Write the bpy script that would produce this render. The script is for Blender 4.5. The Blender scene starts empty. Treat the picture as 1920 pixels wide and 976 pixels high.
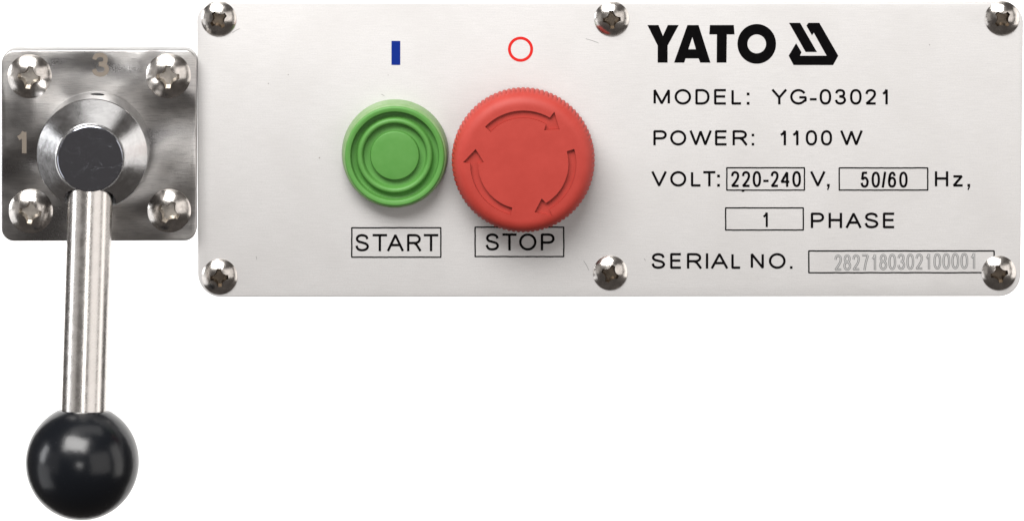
import bpy, bmesh, math, random
from mathutils import Vector, Matrix
random.seed(7)
scene = bpy.context.scene
COL = scene.collection
S = 0.00015            # metres per plan unit (one unit = 0.15 mm)
D = 10000.0            # camera distance in plan units
CX, CY = 960.0, -1460.0

# ------------------------------------------------------------------ camera
cam_d = bpy.data.cameras.new("camera")
cam = bpy.data.objects.new("camera", cam_d); COL.objects.link(cam)
cam_d.sensor_width = 36.0
cam_d.lens = 36.0 * D / 1920.0
cam_d.clip_start = 0.05; cam_d.clip_end = 50
cam.location = (0.0, -D * S, (488 - CY) * S)
cam.rotation_euler = (math.radians(90), 0, 0)
cam_d.shift_y = -(488 - CY) / 1920.0
scene.camera = cam

# ------------------------------------------------------------------ world and lamps
world = bpy.data.worlds.new("World"); scene.world = world
world.use_nodes = True
bgn = world.node_tree.nodes["Background"]
bgn.inputs[0].default_value = (1.0, 0.90, 0.84, 1)
bgn.inputs[1].default_value = 0.10

def lamp(name, direction, dist, sx, sy, radiance, color=(1, 1, 1), target=(0, 0, 0)):
    """studio area lamp; direction and target given as (right, up, towards the camera) in metres"""
    ld = bpy.data.lights.new(name, 'AREA')
    ld.shape = 'RECTANGLE'; ld.size = sx; ld.size_y = sy
    ld.energy = radiance * math.pi * sx * sy
    ld.color = color
    o = bpy.data.objects.new(name, ld); COL.objects.link(o)
    d = Vector(direction).normalized() * dist + Vector(target)
    w = Vector((d.x, -d.z, d.y)); t = Vector((target[0], -target[2], target[1]))
    o.location = w
    o.rotation_euler = (t - w).to_track_quat('-Z', 'Y').to_euler()
    return o

lamp("softbox_top", (-0.24, 0.76, 0.68), 2.1, 1.72, 1.0, 15.6, (1.0, 0.985, 0.965))
lamp("softbox_front", (-0.06, 0.10, 1.0), 1.75, 0.30, 0.30, 8.0, (1.0, 0.98, 0.96), (-0.05, 0, 0))
lamp("softbox_left", (-0.96, 0.18, 0.10), 1.0, 0.22, 0.42, 8.0, (0.97, 0.98, 1.0), (-0.10, 0, 0))
lamp("added_fill_left", (-0.90, -0.34, 0.16), 1.0, 0.5, 0.6, 1.5, (0.97, 0.98, 1.0), (-0.08, 0, 0))  # added area lamp out of frame, lifts the left of the cone
lamp("added_fill_left", (-0.80, 0.06, 0.52), 1.3, 0.55, 0.8, 0.42, (1.0, 0.97, 0.94), (-0.08, 0, 0))  # added dim area lamp, greys the dark stripe on the rod
lamp("added_fill_side", (0.98, 0.05, 0.15), 1.1, 0.45, 1.1, 1.9, (1.0, 0.97, 0.94), (0, 0, 0))  # added unseen lamp, brightens the right of cone and rod
lamp("added_fill_top", (0.05, 0.98, 0.17), 1.1, 1.2, 0.4, 1.5, (1.0, 0.98, 0.96), (0, 0, 0))  # added unseen lamp for the cone top and upper screw edges
lamp("reflector_right", (0.62, 0.12, 0.80), 1.3, 1.05, 0.95, 1.25, (1.0, 0.96, 0.93))
# two added unseen lamps that wash the white background, facing away from the camera
for sx in (-1, 1):
    ld = bpy.data.lights.new("background_lamp", 'AREA'); ld.shape = 'RECTANGLE'
    ld.size = 0.2; ld.size_y = 0.6; ld.energy = 0.8
    o = bpy.data.objects.new("background_lamp", ld); COL.objects.link(o)
    o.location = (sx * 0.36, 0.02, -0.08)
    o.rotation_euler = (math.radians(90), 0, 0)      # straight at the background

scene.view_settings.view_transform = 'Standard'
scene.view_settings.look = 'None'
scene.view_settings.exposure = 0.0
scene.view_settings.gamma = 1.0
scene.view_settings.use_curve_mapping = False
scene.render.engine = 'CYCLES'
scene.cycles.use_denoising = True
scene.cycles.max_bounces = 8
scene.cycles.sample_clamp_indirect = 6

# ------------------------------------------------------------------ materials
def new_mat(name, color, metallic=0.0, rough=0.5, spec=0.5):
    m = bpy.data.materials.new(name); m.use_nodes = True
    b = m.node_tree.nodes["Principled BSDF"]
    b.inputs["Base Color"].default_value = (*color, 1)
    b.inputs["Metallic"].default_value = metallic
    b.inputs["Roughness"].default_value = rough
    b.inputs["Specular IOR Level"].default_value = spec
    return m, m.node_tree, b

def coords(nt, scale=(1, 1, 1), rand=False):
    """object coordinates in plan units (0.15 mm)"""
    tc = nt.nodes.new("ShaderNodeTexCoord"); mp = nt.nodes.new("ShaderNodeMapping")
    mp.inputs["Scale"].default_value = tuple(s / S for s in scale)
    nt.links.new(tc.outputs["Object"], mp.inputs["Vector"])
    if rand:
        oi = nt.nodes.new("ShaderNodeObjectInfo"); mu = nt.nodes.new("ShaderNodeMath"); mu.operation = 'MULTIPLY'
        mu.inputs[1].default_value = 400
        nt.links.new(oi.outputs["Random"], mu.inputs[0]); nt.links.new(mu.outputs[0], mp.inputs["Location"])
    return mp.outputs["Vector"]

def noise(nt, vec, scale, detail=3, rough=0.55, dist=0.0):
    n = nt.nodes.new("ShaderNodeTexNoise")
    n.inputs["Scale"].default_value = scale; n.inputs["Detail"].default_value = detail
    n.inputs["Roughness"].default_value = rough; n.inputs["Distortion"].default_value = dist
    nt.links.new(vec, n.inputs["Vector"]); return n.outputs["Fac"]

def ramp(nt, fac, stops):
    r = nt.nodes.new("ShaderNodeValToRGB"); el = r.color_ramp.elements
    while len(el) < len(stops): el.new(0.5)
    for e, (p, c) in zip(el, stops):
        e.position = p; e.color = (c, c, c, 1) if not isinstance(c, tuple) else (*c, 1)
    nt.links.new(fac, r.inputs[0]); return r.outputs["Color"]

def mathn(nt, op, a, b):
    m = nt.nodes.new("ShaderNodeMath"); m.operation = op
    for i, v in enumerate((a, b)):
        if isinstance(v, (int, float)): m.inputs[i].default_value = v
        else: nt.links.new(v, m.inputs[i])
    return m.outputs[0]

def mixc(nt, fac, a, b):
    m = nt.nodes.new("ShaderNodeMix"); m.data_type = 'RGBA'
    for sock, v in ((m.inputs[0], fac), (m.inputs[6], a), (m.inputs[7], b)):
        if isinstance(v, tuple): sock.default_value = (*v, 1)
        elif isinstance(v, (int, float)): sock.default_value = v
        else: nt.links.new(v, sock)
    return m.outputs[2]

def bump(nt, b, height, dist, strength=1.0):
    """dist in plan units"""
    n = nt.nodes.new("ShaderNodeBump"); n.inputs["Strength"].default_value = strength
    n.inputs["Distance"].default_value = dist * S
    nt.links.new(height, n.inputs["Height"]); nt.links.new(n.outputs[0], b.inputs["Normal"])

# satin aluminium face plate
ALU, nt, b = new_mat("satin_aluminium", (0.6, 0.58, 0.57), 0.25, 0.48)
v = coords(nt)
fine = noise(nt, v, 0.42, 2, 0.6); brush = noise(nt, coords(nt, (0.03, 0.6, 1)), 1.0, 3, 0.6); big = noise(nt, v, 0.006, 3)
g = mathn(nt, 'ADD', mathn(nt, 'MULTIPLY', fine, 0.5), mathn(nt, 'MULTIPLY', brush, 0.5))
base = mixc(nt, ramp(nt, g, [(0.3, 0.0), (0.7, 1.0)]), (0.508, 0.501, 0.498), (0.622, 0.612, 0.609))
base = mixc(nt, mathn(nt, 'MULTIPLY', ramp(nt, big, [(0.45, 0.0), (0.75, 1.0)]), 0.5), base, (0.50, 0.488, 0.48))
vo = nt.nodes.new("ShaderNodeTexVoronoi"); vo.inputs["Scale"].default_value = 0.018
nt.links.new(v, vo.inputs["Vector"])
speck = ramp(nt, vo.outputs["Distance"], [(0.0, 1.0), (0.022, 1.0), (0.03, 0.0)])
pick = ramp(nt, noise(nt, v, 0.012, 1), [(0.44, 0.0), (0.48, 1.0)])
sp = mathn(nt, 'MULTIPLY', speck, pick)
base = mixc(nt, mathn(nt, 'MULTIPLY', sp, 0.6), base, (0.12, 0.10, 0.09))
nt.links.new(base, b.inputs["Base Color"])
bump(nt, b, g, 0.35, 0.35)

ALUEDGE, nt, b = new_mat("aluminium_edge", (0.62, 0.61, 0.60), 0.5, 0.4)
INK, nt, b = new_mat("black_ink", (0.006, 0.006, 0.0065), 0, 0.7, 0.0)
nt.links.new(mixc(nt, noise(nt, coords(nt), 0.15, 4), (0.002, 0.002, 0.0025), (0.006, 0.0055, 0.0055)), b.inputs["Base Color"])
BLUE, _, _ = new_mat("blue_ink", (0.006, 0.022, 0.19), 0, 0.6, 0.05)
REDINK, _, _ = new_mat("red_ink", (0.56, 0.022, 0.018), 0, 0.6, 0.05)
ENGD, _, _ = new_mat("engraving_edge", (0.10, 0.10, 0.10), 0.0, 0.6)
ENGL, _, _ = new_mat("engraving_floor", (0.50, 0.50, 0.50), 0.4, 0.4)
STAIN, _, _ = new_mat("rust_stain", (0.45, 0.36, 0.29), 0, 0.7)

# ground and polished steel mount plate: uneven buffing, fine scratches, reflected light and dark patches also put into the colour
PLATE, nt, b = new_mat("buffed_steel", (0.5, 0.48, 0.46), 1.0, 0.24)
v = coords(nt)
wav = noise(nt, v, 0.007, 1, 0.4, 0.3)
scr = noise(nt, coords(nt, (0.035, 0.5, 1)), 1.0, 4, 0.7)
spk = noise(nt, v, 0.35, 3, 0.7)
st = noise(nt, coords(nt, (0.6, 1.3, 1)), 0.011, 3, 0.55, 0.3)
col = mixc(nt, ramp(nt, st, [(0.38, 0.0), (0.62, 1.0)]), (0.31, 0.305, 0.305), (0.56, 0.545, 0.53))
col = mixc(nt, mathn(nt, 'MULTIPLY', ramp(nt, scr, [(0.5, 0.0), (0.62, 1.0)]), 0.45), col, (0.24, 0.235, 0.24))
nt.links.new(col, b.inputs["Base Color"])
rr = mathn(nt, 'ADD', mathn(nt, 'MULTIPLY', st, 0.28), mathn(nt, 'MULTIPLY', spk, 0.12))
nt.links.new(mathn(nt, 'ADD', rr, 0.12), b.inputs["Roughness"])
h = mathn(nt, 'ADD', mathn(nt, 'MULTIPLY', wav, 34.0), mathn(nt, 'ADD', mathn(nt, 'MULTIPLY', scr, 0.15), mathn(nt, 'MULTIPLY', spk, 0.22)))
bump(nt, b, h, 1.0, 1.0)

def steel(name, color, rough, rand=False, wave=0.6, grain=0.1, stretch=(1, 1, 1), dirt=0.72):
    m, nt, b = new_mat(name, color, 1.0, rough)
    v = coords(nt, (1, 1, 1), rand)
    n1 = noise(nt, v, 0.06, 4, 0.6); n2 = noise(nt, coords(nt, stretch, rand), 0.5, 3, 0.7)
    dark = tuple(c * dirt for c in color)
    nt.links.new(mixc(nt, ramp(nt, n1, [(0.4, 0.0), (0.65, 1.0)]), dark, color), b.inputs["Base Color"])
    nt.links.new(mathn(nt, 'ADD', mathn(nt, 'MULTIPLY', n1, 0.16), rough - 0.08), b.inputs["Roughness"])
    bump(nt, b, mathn(nt, 'ADD', mathn(nt, 'MULTIPLY', n1, wave), mathn(nt, 'MULTIPLY', n2, grain)), 1.0, 1.0)
    return m
SCREW = steel("screw_steel", (0.68, 0.645, 0.61), 0.2, True, 0.35, 0.06)
RECESS = steel("dull_recess_steel", (0.60, 0.56, 0.51), 0.34, True, 0.3, 0.1)
RECESS_DARK = steel("dark_recess_steel", (0.20, 0.165, 0.13), 0.35, True, 0.3, 0.1)  # darker brown put into the panel screw recesses so the cross stands out
HUB = steel("turned_steel", (0.56, 0.56, 0.565), 0.23, False, 0.15, 0.10, (1, 1, 0.2), 0.85)
ROD = steel("bar_steel", (0.72, 0.695, 0.67), 0.27, False, 0.04, 0.05, (1.0, 0.03, 1.0), 0.9)
# polished end face with scratches
FACE, nt, b = new_mat("polished_face", (0.42, 0.44, 0.50), 1.0, 0.12)
v = coords(nt)
w = nt.nodes.new("ShaderNodeTexNoise"); w.inputs["Scale"].default_value = 0.03; w.inputs["Detail"].default_value = 6
w.inputs["Distortion"].default_value = 1.0
nt.links.new(coords(nt, (0.5, 1.1, 1)), w.inputs["Vector"])
ln = ramp(nt, w.outputs["Fac"], [(0.495, 0.0), (0.50, 0.7), (0.505, 0.0)])
sp2 = ramp(nt, noise(nt, v, 0.25, 4, 0.7), [(0.60, 0.0), (0.72, 1.0)])
m_ = mathn(nt, 'MULTIPLY', ln, ramp(nt, noise(nt, v, 0.03, 2), [(0.45, 0.0), (0.6, 1.0)]))
m_ = mathn(nt, 'MAXIMUM', m_, mathn(nt, 'MULTIPLY', sp2, 0.5))
nt.links.new(mathn(nt, 'ADD', mathn(nt, 'MULTIPLY', m_, 0.25), 0.12), b.inputs["Roughness"])
ETCH, _, _ = new_mat("etched_figure", (0.20, 0.17, 0.14), 0.3, 0.55)
DARK, _, _ = new_mat("dark_bore", (0.02, 0.02, 0.02), 0.5, 0.6)

def plastic(name, color, rough, alt, grain=0.12, sss=0.0):
    m, nt, b = new_mat(name, color, 0, rough, 0.35)
    v = coords(nt)
    nt.links.new(mixc(nt, ramp(nt, noise(nt, v, 0.03, 5, 0.6), [(0.35, 0.0), (0.7, 1.0)]), color, alt), b.inputs["Base Color"])
    bump(nt, b, noise(nt, v, 0.9, 2), grain, 0.6)
    if sss:
        b.inputs["Subsurface Weight"].default_value = sss
        b.inputs["Subsurface Scale"].default_value = 8 * S
    return m
GREEN = plastic("green_rubber", (0.075, 0.235, 0.045), 0.48, (0.09, 0.255, 0.056))
BOOT = plastic("clear_silicone_over_green", (0.15, 0.27, 0.10), 0.42, (0.21, 0.31, 0.155))
RED = plastic("red_plastic", (0.35, 0.034, 0.024), 0.55, (0.38, 0.040, 0.029), 0.3)
BASEP = plastic("grey_plastic_collar", (0.10, 0.10, 0.10), 0.5, (0.12, 0.12, 0.12))
# black ball knob with dust
BALL, nt, b = new_mat("black_phenolic", (0.004, 0.005, 0.007), 0, 0.26, 0.4)
v = coords(nt)
dust = ramp(nt, noise(nt, v, 0.30, 4, 0.7), [(0.68, 0.0), (0.76, 1.0)])
nt.links.new(mixc(nt, mathn(nt, 'MULTIPLY', dust, 0.5), (0.004, 0.005, 0.007), (0.08, 0.09, 0.10)), b.inputs["Base Color"])
nt.links.new(mathn(nt, 'ADD', mathn(nt, 'MULTIPLY', noise(nt, v, 0.02, 4), 0.10), 0.18), b.inputs["Roughness"])
bump(nt, b, noise(nt, v, 0.02, 3), 0.8, 1.0)
WHITE, nt, b = new_mat("white_paper", (0.9, 0.9, 0.9), 0, 0.9, 0.1)
nt.links.new(mixc(nt, noise(nt, coords(nt), 0.01, 3), (0.89, 0.89, 0.89), (0.91, 0.91, 0.91)), b.inputs["Base Color"])

# ------------------------------------------------------------------ object helpers
ABS = {}
def P(px, py, z=0.0):
    """plan position of a point seen at (px, py) when it stands z above the mounting plane"""
    k = 1 - z / D
    x = CX + (px - CX) * k; y = CY + (py - CY) * k
    return Vector((x - 960, 488 - y, z))

def place(o, parent, at):
    ABS[o.name] = Vector(at); COL.objects.link(o)
    if parent:
        o.parent = parent
        o.location = (Vector(at) - ABS[parent.name]) * S
    else:
        o.location = (at[0] * S, -at[2] * S, at[1] * S)
        o.rotation_euler = (math.radians(90), 0, 0)
    return o

def thing(name, label, cat, at):
    o = bpy.data.objects.new(name, None); o.empty_display_size = 0.02
    o["label"] = label; o["category"] = cat
    return place(o, None, at)

def to_mesh(name, bm, mats, angle=35, smooth=True):
    bmesh.ops.scale(bm, vec=(S, S, S), verts=bm.verts)
    me = bpy.data.meshes.new(name); bm.to_mesh(me); bm.free()
    for m in (mats if isinstance(mats, (list, tuple)) else [mats]): me.materials.append(m)
    finish(me, angle, smooth); return me

def finish(me, angle=35, smooth=True):
    if smooth:
        me.polygons.foreach_set("use_smooth", [True] * len(me.polygons))
        me.set_sharp_from_angle(angle=math.radians(angle))
    me.update()

def part(name, bm_or_me, mats, parent, at, label=None, rot=0.0, angle=35, smooth=True):
    me = bm_or_me if isinstance(bm_or_me, bpy.types.Mesh) else to_mesh(name, bm_or_me, mats, angle, smooth)
    o = bpy.data.objects.new(name, me); place(o, parent, at)
    o.rotation_euler.z = rot
    if label: o["label"] = label
    return o

def cut(me, cutters, angle=35, keep=False):
    """boolean difference, returns a new mesh"""
    o = bpy.data.objects.new("tmp", me); COL.objects.link(o); tmp = []
    for c in cutters:
        co = bpy.data.objects.new("tmpc", c); COL.objects.link(co); tmp.append(co)
        md = o.modifiers.new("b", 'BOOLEAN'); md.operation = 'DIFFERENCE'; md.object = co; md.solver = 'EXACT'
        if keep: md.material_mode = 'TRANSFER'
    dg = bpy.context.evaluated_depsgraph_get()
    out = bpy.data.meshes.new_from_object(o.evaluated_get(dg), depsgraph=dg)
    for t in tmp + [o]: bpy.data.objects.remove(t)
    finish(out, angle); return out

def loft(rings, cap_top=True, cap_bot=True, closed=True, mat_idx=None):
    bm = bmesh.new(); vs = [[bm.verts.new(p) for p in r] for r in rings]
    n = len(vs[0])
    for k, (a, c) in enumerate(zip(vs[:-1], vs[1:])):
        for i in range(n):
            j = (i + 1) % n
            f = bm.faces.new((a[i], a[j], c[j], c[i]))
            if mat_idx: f.material_index = mat_idx[k]
    if cap_bot: bm.faces.new(list(reversed(vs[0])))
    if cap_top:
        f = bm.faces.new(vs[-1])
        if mat_idx: f.material_index = mat_idx[-1]
    return bm

def lathe(profile, seg=96, mat_idx=None, wob=None):
    """profile [(r, z)] from bottom outside to top centre; wob(k, phi) adds to the radius"""
    rings = []
    for k, (r, z) in enumerate(profile):
        rings.append([Vector(((r + (wob(k, i) if wob else 0)) * math.cos(2 * math.pi * i / seg),
                              (r + (wob(k, i) if wob else 0)) * math.sin(2 * math.pi * i / seg), z)) for i in range(seg)])
    return loft(rings, mat_idx=mat_idx)

def rounded(corners, radii, n=10):
    """outline with rounded corners, counter-clockwise"""
    out = []; m = len(corners)
    for i in range(m):
        p = Vector(corners[i]); a = (Vector(corners[i - 1]) - p).normalized(); c = (Vector(corners[(i + 1) % m]) - p).normalized()
        r = radii[i]; half = a.angle(c) / 2; t = r / math.tan(half)
        cen = p + (a + c).normalized() * (r / math.sin(half))
        s = p + a * t - cen; e = p + c * t - cen
        a0 = math.atan2(s.y, s.x); a1 = math.atan2(e.y, e.x)
        while a1 < a0: a1 += 2 * math.pi
        for k in range(n + 1):
            th = a0 + (a1 - a0) * k / n
            out.append((cen.x + r * math.cos(th), cen.y + r * math.sin(th)))
    return out

def offset(poly, d):
    out = []; n = len(poly)
    for i in range(n):
        p0, p1, p2 = Vector(poly[i - 1]), Vector(poly[i]), Vector(poly[(i + 1) % n])
        e = ((p1 - p0).normalized() + (p2 - p1).normalized()).normalized()
        out.append((p1.x - e.y * d, p1.y + e.x * d))
    return out

def slab(outline, z0, z1, bev, steps=3):
    rings = [[(x, y, z0) for x, y in outline]]
    for k in range(steps + 1):
        th = math.pi / 2 * k / steps
        o = offset(outline, bev * (1 - math.cos(th))) if k else outline
        rings.append([(x, y, z1 - bev + bev * math.sin(th)) for x, y in o])
    return loft(rings)

# ------------------------------------------------------------------ stroke lettering
def ell(cx, cy, rx, ry, a0=0, a1=360, n=40, pw=1.0):
    pts = []
    for k in range(n + 1):
        t = math.radians(a0 + (a1 - a0) * k / n); c, s = math.cos(t), math.sin(t)
        pts.append((cx + rx * math.copysign(abs(c) ** pw, c), cy + ry * math.copysign(abs(s) ** pw, s)))
    return pts
def spl(pts, n=6):
    q = [pts[0]] + list(pts) + [pts[-1]]; out = []
    for i in range(1, len(q) - 2):
        for k in range(n):
            t = k / n; r = []
            for c in (0, 1):
                a, b_, c_, d = q[i - 1][c], q[i][c], q[i + 1][c], q[i + 2][c]
                r.append(0.5 * (2 * b_ + (c_ - a) * t + (2 * a - 5 * b_ + 4 * c_ - d) * t * t + (3 * b_ - a - 3 * c_ + d) * t ** 3))
            out.append(tuple(r))
    return out + [pts[-1]]
def bowl(x, y0, y1, ex=1.0):      # right-hand half bowl from (x,y1) round to (x,y0)
    return ell(x, (y0 + y1) / 2, ex - x, (y1 - y0) / 2, 90, -90, 18, 0.9)
G = {
 'M': [[(0, 0), (0, 1), (.5, 0.02), (1, 1), (1, 0)]], 'N': [[(0, 0), (0, 1), (1, 0), (1, 1)]],
 'O': ['c', ell(.5, .5, .5, .5)[:-1]], 'Q0': ['c', ell(.5, .5, .5, .5, pw=.86)[:-1]],
 'D': ['c', [(0, 0), (0, 1), (.42, 1)] + bowl(.42, 0, 1)[1:]],
 'E': [[(1, 0), (0, 0), (0, 1), (1, 1)], [(0, .53), (.93, .53)]],
 'L': [[(0, 1), (0, 0), (1, 0)]], 'T': [[(-.06, 1), (1.06, 1)], [(.5, 1), (.5, -.07)]], 'I': [[(.5, -.07), (.5, 1.07)]],
 'Y': [[(-.04, 1.05), (.5, .45), (1.04, 1.05)], [(.5, .45), (.5, -.07)]],
 'G': [ell(.5, .5, .5, .5, 32, 322) + [(1, .22), (1, .46), (.56, .46)]],
 'P': [[(0, -.07), (0, 1), (.55, 1)] + bowl(.55, .46, 1)[1:] + [(0.05, .46)]],
 'R': [[(0, -.07), (0, 1), (.52, 1)] + bowl(.52, .48, 1, .95)[1:] + [(0.05, .48)], [(.5, .48), (.7, .36), (1.03, -.06)]],
 'W': [[(-.02, 1.06), (.26, 0), (.5, .98), (.74, 0), (1.02, 1.06)]],
 'V': [[(-.02, 1.06), (.5, 0), (1.02, 1.06)]], 'A': [[(-.03, -.06), (.5, 1), (1.03, -.06)], [(.17, .34), (.83, .34)]],
 'H': [[(0, -.07), (0, 1.07)], [(1, -.07), (1, 1.07)], [(0, .53), (1, .53)]],
 'S': [spl([(.94, .74), (.84, .92), (.5, 1), (.17, .93), (.05, .75), (.18, .59), (.5, .51), (.83, .42), (.98, .25), (.84, .07), (.5, 0), (.15, .07), (0, .30)])],
 'z': [[(0, 1), (.93, 1), (.05, 0), (1.05, 0)]], '-': [[(0, 0), (1, 0)]],
 '1': [[(0, .72), (.55, .84), (.9, 1.05)], [(.9, 1.05), (.9, -.07)]],
 '2': [spl([(.02, .71), (.13, .92), (.5, 1), (.86, .91), (.95, .72), (.82, .5), (.42, .22), (.03, 0)]) + [(1.05, 0)]],
 '3': [spl([(.03, .76), (.15, .93), (.48, 1), (.82, .92), (.9, .75), (.78, .58), (.38, .53)]),
       spl([(.38, .53), (.82, .47), (1, .27), (.84, .07), (.48, 0), (.14, .07), (0, .27)])],
 '4': [[(.75, -.07), (.75, 1)], [(.75, 1), (0, .3), (1.05, .3)]],
 '5': [[(.92, 1), (.22, 1), (.08, .50)], spl([(.08, .50), (.5, .64), (.86, .55), (1, .33), (.85, .08), (.47, 0), (.14, .07), (0, .27)])],
 '6': [spl([(.93, .76), (.8, .94), (.52, 1), (.2, .88), (.03, .55), (0, .3), (.14, .07), (.5, 0), (.86, .08), (1, .32), (.86, .55), (.5, .63), (.15, .54), (.03, .36)])],
 '7': [spl([(1, 1), (.62, .5), (.36, -.07)]), [(-.05, 1), (1, 1)]],
 '8': ['c', ell(.5, .77, .42, .23)[:-1], ell(.5, .27, .5, .27)[:-1]],
 '/': [[(1, 1.08), (0, -.08)]],
}
G['0'] = G['Q0']
def ribbon(bm, pts, w, z, closed=False):
    pts = [Vector(p) for p in pts]
    q = [pts[0]]
    for p in pts[1:]:
        if (p - q[-1]).length > 1e-4: q.append(p)
    pts = q; n = len(pts); L = []; R = []
    for i in range(n):
        if closed or 0 < i < n - 1:
            a = (pts[i] - pts[i - 1]).normalized(); c = (pts[(i + 1) % n] - pts[i]).normalized()
        elif i == 0: a = c = (pts[1] - pts[0]).normalized()
        else: a = c = (pts[-1] - pts[-2]).normalized()
        na, nc = Vector((-a.y, a.x)), Vector((-c.y, c.x)); m = na + nc
        cosh = max(m.length / 2, 1e-3); h = w / 2
        mit = m.normalized() * (h / cosh) if m.length > 1e-4 else na * h
        if cosh > 0.8:
            L.append(pts[i] + mit); R.append(pts[i] - mit)
        else:
            lim = mit if mit.length < 4 * w else mit.normalized() * 4 * w
            cr = a.x * c.y - a.y * c.x
            if cr > 0:   # left turn: inner is left
                L += [pts[i] + lim, pts[i] + lim]; R += [pts[i] - na * h + a * h * .15, pts[i] - nc * h - c * h * .15]
            else:
                L += [pts[i] + na * h + a * h * .15, pts[i] + nc * h - c * h * .15]; R += [pts[i] - lim, pts[i] - lim]
    vl = [bm.verts.new((p.x, p.y, z)) for p in L]; vr = [bm.verts.new((p.x, p.y, z)) for p in R]
    m = len(vl)
    for i in range(m if closed else m - 1):
        j = (i + 1) % m
        try:
            f = bm.faces.new((vr[i], vr[j], vl[j], vl[i]))
        except ValueError: pass
def glyph(bm, ch, x0, x1, ytop, ybase, w, z=0.0, jit=0.0):
    """x0..x1, ytop..ybase: ink box in picture-plane plan units"""
    h = w / 2
    if ch in ':.,':
        ys = {':': [ybase - h * 1.1, ybase - (ybase - ytop) * .68], '.': [ybase - h * 1.1], ',': [ybase - h * 1.1]}[ch]
        for y in ys:
            ribbon(bm, [((x0 + x1) / 2, -(y - (x1 - x0) / 2)), ((x0 + x1) / 2, -(y + (x1 - x0) / 2))], x1 - x0, z)
        if ch == ',':
            ribbon(bm, [((x0 + x1) / 2 + 1, -(ybase)), ((x0 + x1) / 2 - 1.5, -(ybase + 6))], (x1 - x0) * .5, z + .08)
        return
    g = G[ch]; closed = g[0] == 'c'
    for s, st in enumerate(g[1:] if closed else g):
        pts = [(x0 + h + (x1 - x0 - w) * x, -(ybase - h - (ybase - ytop - w) * y)) for x, y in st]
        if ch == '-': pts = [(x0, -(ytop + ybase) / 2), (x1, -(ytop + ybase) / 2)]
        ribbon(bm, pts, w, z + .08 * s, closed)

def text_part(items, mat, parent, name, label, w, z, zoff=0.3):
    """items: (char, x0, x1, ytop, ybase) on the picture plane"""
    cx = sum((i[1] + i[2]) / 2 for i in items) / len(items); cy = sum((i[3] + i[4]) / 2 for i in items) / len(items)
    bm = bmesh.new()
    for it in items: glyph(bm, it[0], it[1] - cx, it[2] - cx, it[3] - cy, it[4] - cy, w)
    return part(name, bm, mat, parent, P(cx, cy, z + zoff), label, smooth=False)

def box_print(x0, y0, x1, y1, parent, z, w=2.0, label=None, wob=0.22):
    cx, cy = (x0 + x1) / 2, (y0 + y1) / 2
    a, b_ = (x1 - x0) / 2 - w / 2, (y1 - y0) / 2 - w / 2
    pts = []
    for (sx, sy), (ex, ey) in (((-a, -b_), (a, -b_)), ((a, -b_), (a, b_)), ((a, b_), (-a, b_)), ((-a, b_), (-a, -b_))):
        n = max(2, int(math.hypot(ex - sx, ey - sy) / 7))
        for k in range(n):
            j = random.uniform(-wob, wob) if k else 0
            px, py = sx + (ex - sx) * k / n, sy + (ey - sy) * k / n
            pts.append((px + (j if sx == ex else 0), py + (j if sy == ey else 0)))
    bm = bmesh.new(); ribbon(bm, pts, w, 0, True)
    return part("printed_frame", bm, INK, parent, P(cx, cy, z + .3), label, smooth=False)

# ------------------------------------------------------------------ background
bm = bmesh.new()
prof = [(-1.3, 0.36), (0.9, 0.36)]
vs = [[bm.verts.new((x, y, z)) for x in (-0.38, 0.38)] for z, y in ((-0.44, 0.36), (0.26, 0.36))]
bm.faces.new((vs[0][0], vs[0][1], vs[1][1], vs[1][0]))
me = bpy.data.meshes.new("white_background"); bm.to_mesh(me); bm.free(); me.materials.append(WHITE)
bgo = bpy.data.objects.new("white_background", me); COL.objects.link(bgo); bgo["kind"] = "structure"

# ------------------------------------------------------------------ screws (shared mesh)
def cross_outline(R, w, k, fil):
    """four arms with concave corners between them"""
    pts = []
    for q in range(4):
        a = q * math.pi / 2
        loc = [(R, -w), (R, w)]
        for i in range(1, 6):      # concave arc between this arm and the next
            t = i / 6
            p0, p1, c = Vector((R * .93, w)), Vector((w, R * .93)), Vector((fil, fil))
            p = p0 * (1 - t) ** 2 + c * 2 * t * (1 - t) + p1 * t * t
            loc.append((p.x, p.y))
        for x, y in loc:
            pts.append((x * math.cos(a) - y * math.sin(a), x * math.sin(a) + y * math.cos(a)))
    return pts
def screw_mesh(R, H, arm, rec, name="screw"):
    Rs = (R * R + H * H) / (2 * H); prof = [(R * .96, -1.0), (R, 1.2)]
    n = 20; amax = math.asin(min(1, R / Rs))
    for k in range(1, n):
        a = amax * (1 - k / n); prof.append((Rs * math.sin(a), 1.2 + Rs * math.cos(a) - (Rs - H)))
    prof.append((0.4, 1.2 + H))
    dome = to_mesh(name, lathe(prof, 72), SCREW, 30)
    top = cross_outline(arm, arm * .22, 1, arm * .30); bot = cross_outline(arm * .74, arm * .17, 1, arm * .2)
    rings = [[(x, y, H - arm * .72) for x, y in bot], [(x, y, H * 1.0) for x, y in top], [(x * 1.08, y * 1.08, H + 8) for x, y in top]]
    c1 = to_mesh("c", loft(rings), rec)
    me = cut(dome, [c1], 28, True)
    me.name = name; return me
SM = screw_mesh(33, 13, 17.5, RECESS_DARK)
BMSC = screw_mesh(41.5, 16, 22, RECESS)

# ------------------------------------------------------------------ control panel
TP = 12.0        # face plate thickness
MPL = 34.0       # mount plate thickness
panel = thing("control_panel", "wide satin silver control panel with green start and red stop buttons beside the lever", "control panel", P(1142, 281, 0))
cor = [P(*p, TP) for p in ((371.5, 556.5), (1912.8, 555), (1918.5, 5), (369.5, 5))]
loc = P(1142, 281, 0)
outl = rounded([((c - loc).x, (c - loc).y) for c in cor], [44, 40, 38, 34], 12)
face = part("face_plate", slab(outl, 0, TP, 2.0), ALU, panel, loc, angle=50)

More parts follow.
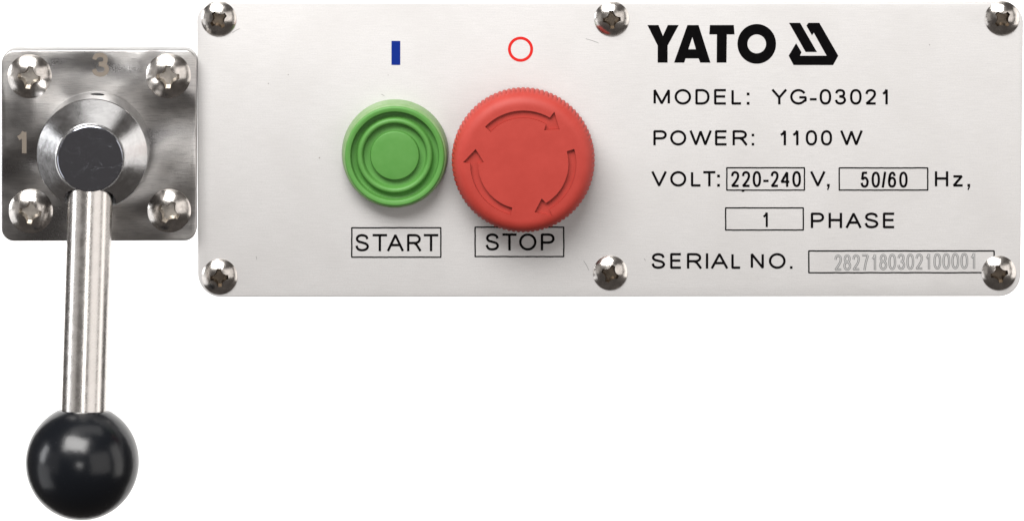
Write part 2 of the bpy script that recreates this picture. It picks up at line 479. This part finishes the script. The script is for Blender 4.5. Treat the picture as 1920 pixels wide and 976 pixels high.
X5 = lambda c: 1190 + c / 2.704
Y5 = lambda c: 220 + c / 2.704
X4 = lambda c: 1190 + c / 4.571
Y4 = lambda c: 20 + c / 4.571
X3 = lambda c: 620 + c / 2.711
Y3 = lambda c: 150 + c / 2.711
def row(X, pairs, yt, yb): return [(ch, X(a), X(c), yt, yb) for ch, a, c in pairs]

yt, yb = Y4(672), Y4(806)
r = row(X4, [('M', 162, 303), ('O', 342, 484), ('D', 520, 642), ('E', 680, 792), ('L', 829, 922), (':', 960, 984), ('Y', 1175, 1305), ('G', 1333, 1475), ('0', 1585, 1685), ('3', 1715, 1812), ('0', 1845, 1945), ('2', 1975, 2072), ('1', 2118, 2172)], yt, yb)
r.append(('-', X4(1502), X4(1560), Y4(750), Y4(770)))
text_part(r[:6], INK, face, "lettering", "black letters reading MODEL:", 4.5, TP)
text_part(r[6:], INK, face, "lettering", "black letters and figures to the right of MODEL:", 4.5, TP)
yt, yb = Y5(65), Y5(143)
r = row(X5, [('P', 95, 163), ('O', 180, 262), ('W', 279, 390), ('E', 407, 472), ('R', 496, 572), (':', 593, 606), ('1', 735, 770), ('1', 798, 833), ('0', 867, 925), ('0', 944, 1001), ('W', 1043, 1155)], yt, yb)
text_part(r[:6], INK, face, "lettering", "black letters reading POWER:", 4.5, TP)
text_part(r[6:], INK, face, "lettering", "black figures and letter reading 1100 W", 4.5, TP)
yt, yb = Y5(272), Y5(351)
r = row(X5, [('V', 85, 163), ('O', 180, 262), ('L', 285, 340), ('T', 345, 412), (':', 418, 432), ('V', 890, 967), (',', 975, 989), ('H', 1522, 1590), (',', 1687, 1701)], yt, yb)
r.append(('z', X5(1610), X5(1667), Y5(293), yb))
text_part(r[:5], INK, face, "lettering", "black letters reading VOLT:", 4.5, TP)
text_part(r[5:7], INK, face, "lettering", "black letter V and comma", 4.5, TP)
text_part(r[7:], INK, face, "lettering", "black letters reading Hz,", 4.5, TP)
r = row(X5, [('2', 488, 532), ('2', 543, 587), ('0', 598, 641), ('2', 689, 731), ('4', 739, 788), ('0', 799, 843)], Y5(272), Y5(353))
r.append(('-', X5(652), X5(679), Y5(318), Y5(326)))
text_part(r, INK, face, "lettering", "narrow black figures 220-240 inside a printed frame", 4.4, TP)
r = row(X5, [('5', 1145, 1187), ('0', 1201, 1244), ('/', 1252, 1276), ('6', 1284, 1326), ('0', 1341, 1384)], Y5(275), Y5(356))
text_part(r, INK, face, "lettering", "narrow black figures 50/60 inside a printed frame", 4.4, TP)
text_part(row(X5, [('1', 648, 677)], Y5(480), Y5(556)), INK, face, "lettering", "single narrow black figure 1 inside a printed frame", 4.0, TP)
text_part(row(X5, [('P', 893, 961), ('H', 983, 1052), ('A', 1070, 1150), ('S', 1165, 1237), ('E', 1258, 1322)], Y5(482), Y5(562)), INK, face, "lettering", "black letters reading PHASE", 4.6, TP)
text_part(row(X5, [('S', 85, 156), ('E', 180, 241), ('R', 265, 341), ('I', 360, 374), ('A', 387, 473), ('L', 490, 541), ('N', 588, 655), ('O', 680, 765), ('.', 787, 800)], Y5(687), Y5(767)), INK, face, "lettering", "black letters reading SERIAL NO.", 4.5, TP)
text_part(row(X3, [('S', 125, 196), ('T', 211, 289), ('A', 287, 371), ('R', 388, 461), ('T', 471, 549)], Y3(782), Y3(870)), INK, face, "lettering", "black letters reading START under the green button", 4.5, TP)
text_part(row(X3, [('S', 787, 857), ('T', 871, 947), ('O', 958, 1046), ('P', 1068, 1138)], Y3(779), Y3(866)), INK, face, "lettering", "black letters reading STOP under the red button", 4.5, TP)
# serial number, engraved: dark outline with a bright floor
xs = [1013 + k * 45.6 for k in range(16)]
it = []
for k, ch in enumerate("2827180302100001"):
    a = xs[k]; dy = -9 * k / 15
    it.append((ch, X5(a + (5 if ch == '1' else 0)), X5(a + (30 if ch == '1' else 39)), Y5(695 + dy), Y5(776 + dy)))
eng = text_part(it, ENGD, face, "engraved_number", "grey engraved serial number 2827180302100001", 4.0, TP, .25)
it2 = [(c, a + .9, b_ - .9, t + .9, d - .9) for c, a, b_, t, d in it]
cx = sum((i[1] + i[2]) / 2 for i in it2) / 16; cy = sum((i[3] + i[4]) / 2 for i in it2) / 16
bm = bmesh.new()
for q in it2: glyph(bm, q[0], q[1] - cx, q[2] - cx, q[3] - cy, q[4] - cy, 2.0)
part("engraved_number", bm, ENGL, face, P(cx, cy, TP + .55), "bright floor of the engraved serial number", smooth=False)

box_print(X5(464), Y5(252), X5(864), Y5(372), face, TP, 2.6, "thin black frame round 220-240")
box_print(X5(1034), Y5(253), X5(1489), Y5(372), face, TP, 2.6, "thin black frame round 50/60")
box_print(X5(458), Y5(455), X5(858), Y5(574), face, TP, 2.6, "thin black frame round the single figure")
box_print(X5(880), Y5(673), X5(1825), Y5(790), face, TP, 2.6, "long thin black frame round the engraved number")
box_print(X3(104), Y3(747), X3(563), Y3(903), face, TP, 2.6, "thin black frame round START")
box_print(X3(731), Y3(744), X3(1188), Y3(900), face, TP, 2.6, "thin black frame round STOP")
bm = bmesh.new(); ribbon(bm, [(-3.6, 0), (0, 0), (3.6, 0)], 5.5, 0)
for vtx in bm.verts:
    if abs(vtx.co.x) > 1: vtx.co.y *= .15
part("ink_blot", bm, INK, face, P(X5(549), Y5(371), TP + .5), smooth=False)

def polys(name, shapes, mat, parent, z, label, X=X4, Y=Y4):
    """filled outlines with optional holes: shapes = [(outer, hole or None)]"""
    allp = [p for o, h in shapes for p in o]
    cx = sum(X(p[0]) for p in allp) / len(allp); cy = sum(Y(p[1]) for p in allp) / len(allp)
    cu = bpy.data.curves.new(name, 'CURVE'); cu.dimensions = '2D'; cu.fill_mode = 'FRONT'
    for o, h in shapes:
        for pl in (o, h):
            if not pl: continue
            s = cu.splines.new('POLY'); s.points.add(len(pl) - 1); s.use_cyclic_u = True
            for k, p in enumerate(pl): s.points[k].co = ((X(p[0]) - cx) * S, -(Y(p[1]) - cy) * S, 0, 1)
    to = bpy.data.objects.new("t", cu); COL.objects.link(to)
    dg = bpy.context.evaluated_depsgraph_get()
    me = bpy.data.meshes.new_from_object(to.evaluated_get(dg), depsgraph=dg)
    bpy.data.objects.remove(to)
    me.materials.clear(); me.materials.append(mat); me.name = name
    return part(name, me, mat, parent, P(cx, cy, z), label)
Yp = [(110, 125), (205, 125), (243, 218), (285, 125), (378, 125), (283, 300), (283, 446), (198, 446), (198, 300)]
Ap = [(453, 125), (548, 125), (650, 446), (563, 446), (548, 410), (437, 410), (425, 446), (338, 446)]
Ah = [(495, 228), (525, 332), (460, 332)]
Tp = [(645, 125), (850, 125), (856, 205), (790, 205), (787, 446), (703, 446), (705, 205), (640, 205)]
Oo = ell(1046, 286, 165, 170, n=60)[:-1]; Oi = ell(1046, 286, 80, 81, n=48)[:-1]
polys("lettering", [(Yp, None), (Ap, Ah), (Tp, None), (Oo, Oi)], INK, face, TP + .3, "large bold black four letter word at the top right")
L1 = [(1323, 106), (1418, 106), (1562, 355), (1465, 355)]
L2 = [(1490, 106), (1583, 106), (1745, 387), (1700, 467), (1362, 467), (1320, 387), (1384, 280), (1430, 357), (1416, 387), (1645, 387), (1535, 190), (1520, 214), (1472, 130)]
polys("emblem", [(L1, None), (L2, None)], INK, face, TP + .3, "black emblem of two slanted bars hooked together")
idn = lambda c: c
polys("blue_bar", [([(734, 77), (750.5, 77), (750.5, 122), (734, 122)], None)], BLUE, face, TP + .3, "blue upright bar printed above the green button", idn, idn)
polys("red_ring", [(ell(976, 92.5, 23.5, 23.5, n=60)[:-1], ell(976, 92.5, 18.2, 18.2, n=60)[:-1])], REDINK, face, TP + .3, "thin red ring printed above the red button", idn, idn)

# fine scratches and dents on the face plate
bm = bmesh.new()
for x0, y0, x1, y1 in ((436, 60, 450, 52), (1098, 71, 1122, 79), (1098, 492, 1104, 504), (481, 478, 482, 484), (715, 175, 721, 178), (1094, 486, 1098, 493), (1207, 482, 1210, 486)):
    ribbon(bm, [(x0 - 960, 488 - y0), ((x0 + x1) / 2 - 960, 488 - (y0 + y1) / 2 + .6), (x1 - 960, 488 - y1)], .6, 0)
sc_ = part("scratch", bm, ENGD, face, Vector((0, 0, TP + .25)), smooth=False); sc_["kind"] = "stuff"

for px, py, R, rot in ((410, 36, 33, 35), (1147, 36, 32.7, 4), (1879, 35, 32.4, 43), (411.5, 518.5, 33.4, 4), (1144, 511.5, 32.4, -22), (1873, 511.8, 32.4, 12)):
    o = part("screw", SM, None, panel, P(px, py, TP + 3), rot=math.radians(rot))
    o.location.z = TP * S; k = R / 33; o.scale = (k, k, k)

# ------------------------------------------------------------------ start button
sb_at = P(741, 286, TP); sb_at.z = TP
def arcp(cx, cz, r, a0, a1, n): return [(cx + r * math.cos(math.radians(a0 + (a1 - a0) * k / n)), cz + r * math.sin(math.radians(a0 + (a1 - a0) * k / n))) for k in range(n + 1)]
hb = 40
prof = [(99, -.5), (100, 2), (100, 6)] + [(99.4, 12), (98, 22)] + arcp(90, 31, 7.5, 8, 82, 6)
bm = lathe(prof[:-2] + [(90, 37.5), (88, 36), (86, 20)], 128)
start = part("start_button", bm, BOOT, panel, sb_at, "round green push button with raised rings", angle=50)
prof = [(88.6, 20), (92.4, 34), (93, 37)] + arcp(89.5, 37.4, 3.6, 20, 90, 4) + [(86, 40.8)] + arcp(85, 38, 2.6, 80, 170, 4) + [(82.5, 35), (81.5, 26)] + arcp(79.3, 26, 2.2, 0, -90, 3)[1:] + \
       [(73.5, 24)] + [(71.2, 26), (70.6, 31)] + arcp(65, 31.5, 5.4, 0, 180, 10) + [(58.6, 28), (57.4, 24.6), (50, 23.6), (46.6, 24.2), (45.6, 27), (45.2, 31)] + arcp(43.2, 31.6, 2.0, 0, 90, 4) + [(30, 34.2), (12, 34.6), (.5, 34.7)]
part("button_cap", lathe(prof, 128), GREEN, start, sb_at, angle=60)

# ------------------------------------------------------------------ stop button
st_at = P(981, 296, TP + 25); st_at.z = TP
stop = part("stop_button", lathe([(62, -.5), (62, 44), (.5, 44)], 64), BASEP, panel, st_at, "red mushroom stop button with recessed arrows")
NK = 92; seg = NK * 6
prof = [(60, 26), (118, 26), (127, 27.5), (131, 30), (132.2, 34), (132.2, 52), (131.6, 59)]
wamp = [0, 0, 0.6, 2.2, 2.6, 2.6, 2.6]
ra = []
for k in range(1, 13):
    th = math.radians(90 * k / 12); ra.append((105 + 25.8 * math.cos(th) ** .95, 59 + 26 * math.sin(th)))
prof += ra; wamp += [2.2, 1.4, .5] + [0] * 9
prof += [(84, 86.0), (60, 86.8), (30, 87.3), (.5, 87.5)]; wamp += [0, 0, 0, 0]
def wob(k, i): return wamp[k] * (abs(math.cos(math.pi * i / 6)) ** .8 - .5)
cap = to_mesh("mushroom_cap", lathe(prof, seg, wob=wob), RED, 50)
def arrow_outline(rot, g=0.0):
    a = lambda d: math.radians(d + rot)
    ro, ri = 98.5 - g, 84 + g
    pts = []
    gd = g / 90 * 57.3
    for k in range(15): t = a(136 - gd - (136 - 60 - gd) * k / 14); pts.append((ro * math.cos(t), ro * math.sin(t)))
    hb_ = 59 - gd
    for r_, d in ((112 - 1.8 * g, hb_), (92.5, 43 + 1.9 * gd), (73 + 1.8 * g, hb_ - 1)): pts.append((r_ * math.cos(a(d)), r_ * math.sin(a(d))))
    for k in range(15): t = a(60 + (136 - 60 - gd) * k / 14); pts.append((ri * math.cos(t), ri * math.sin(t)))
    return list(reversed(pts))
cutters = []
for q in range(3):
    o_ = arrow_outline(-120 * q)
    cutters.append(to_mesh("c", loft([[(x, y, 77.8) for x, y in o_], [(x, y, 99) for x, y in o_]]), RED))
cap = cut(cap, cutters, 40)
part("mushroom_cap", cap, None, stop, st_at)
for q in range(3):
    o_ = arrow_outline(-120 * q, .25)
    c = sum((Vector(p) for p in o_), Vector((0, 0))) / len(o_)
    bm = loft([[(x - c.x, y - c.y, -1.0) for x, y in o_], [(x - c.x, y - c.y, 1.0) for x, y in o_]])
    part("arrow", bm, RED, stop, st_at + Vector((c.x, c.y, 77.9)), smooth=False)

# ------------------------------------------------------------------ lever switch
lev_at = P(185, 270, 0)
lever = thing("lever_switch", "steel lever with black ball knob on a square bolted plate at the left", "lever", lev_at)
cor = [P(*p, MPL) for p in ((2.5, 452), (367.8, 451), (368.2, 94), (2.5, 94))]
outl = rounded([((c - lev_at).x, (c - lev_at).y) for c in cor], [24, 22, 22, 26], 10)
mount = part("mount_plate", slab(outl, 0, MPL, 2.5), PLATE, lever, lev_at, angle=50)
text_part([('3', 172, 204.5, 99, 144)], ETCH, mount, "etched_figure", "brownish etched figure 3", 8.2, MPL)
text_part([('1', 30, 51, 245, 289)], ETCH, mount, "etched_figure", "brownish etched figure 1", 8.5, MPL)
for px, py, R, rot in ((55.5, 143.5, 41.2, -8), (315.6, 142.5, 42, 0), (57.6, 396, 41.2, -6), (317.2, 395.4, 40.6, -27)):
    o = part("screw", BMSC, None, lever, P(px, py, MPL + 3), rot=math.radians(rot))
    o.location.z = MPL * S; k = R / 41.5; o.scale = (k, k, k)

ZC, ZT = 118.0, 160.0          # top of the straight collar, top of the cone
hub_at = P(172.5, 290, ZC); hub_at.z = MPL
prof = [(102, -.5), (103.2, 2), (103.2, ZC - MPL - 2), (102.2, ZC - MPL), (65, ZT - MPL - 1.6), (63, ZT - MPL), (.5, ZT - MPL + .0)]
hub_me = to_mesh("hub", lathe(prof, 144), HUB, 25)
# rod axis from the hub to the ball, rising towards the viewer
A0 = P(169.5, 372, 122); B0 = P(154.5, 865.5, 188)
axis = (B0 - A0).normalized()
start_pt = A0 - axis * 60
def tube(p0, p1, r, seg=64):
    d = (p1 - p0); q = d.to_track_quat('Z', 'Y')
    bm = lathe([(r, 0), (r, d.length)], seg)
    bmesh.ops.rotate(bm, verts=bm.verts, cent=(0, 0, 0), matrix=q.to_matrix())
    return bm
bmc = tube(start_pt, B0, 47.5)
bmesh.ops.translate(bmc, verts=bmc.verts, vec=start_pt - hub_at)
c1 = to_mesh("c", bmc, DARK)
c2b = tube(Vector((6, 60, 78)) , Vector((6, 140, 78)), 13, 32)
bmesh.ops.translate(c2b, verts=c2b.verts, vec=Vector((6, 60, 30)))
c2 = to_mesh("c", c2b, DARK)
hub_me = cut(hub_me, [c1, c2], 8)
hub = part("hub", hub_me, None, lever, hub_at)
# end face disc on top of the cone
disc = part("end_face", lathe([(60.5, -1.5), (60.5, 1.6), (59.0, 2.6), (.5, 2.6)], 96), FACE, hub, Vector((hub_at.x, hub_at.y, ZT)), angle=30)
# rod
q = axis.to_track_quat('Z', 'Y')
length = (B0 - start_pt).length
rb = lathe([(40, 0), (41.5, 2), (41.5, length), ], 96)
bmesh.ops.rotate(rb, verts=rb.verts, cent=(0, 0, 0), matrix=q.to_matrix())
part("rod", rb, ROD, lever, start_pt)
# ball knob, slightly flattened where the rod enters
R = 104.0; prof = []
for k in range(1, 64):
    a = math.pi * k / 64; prof.append((R * math.sin(a), -R * math.cos(a)))
prof = [p for p in prof if not (p[1] < -R * .90)]
prof = [(43, prof[0][1] - 1.0), (prof[0][0] - 1.5, prof[0][1] - .6)] + prof + [(.5, R)]
kb = lathe(prof, 96)
bmesh.ops.rotate(kb, verts=kb.verts, cent=(0, 0, 0), matrix=q.to_matrix())
part("ball_knob", kb, BALL, lever, B0, "glossy black ball on the end of the rod", angle=40)
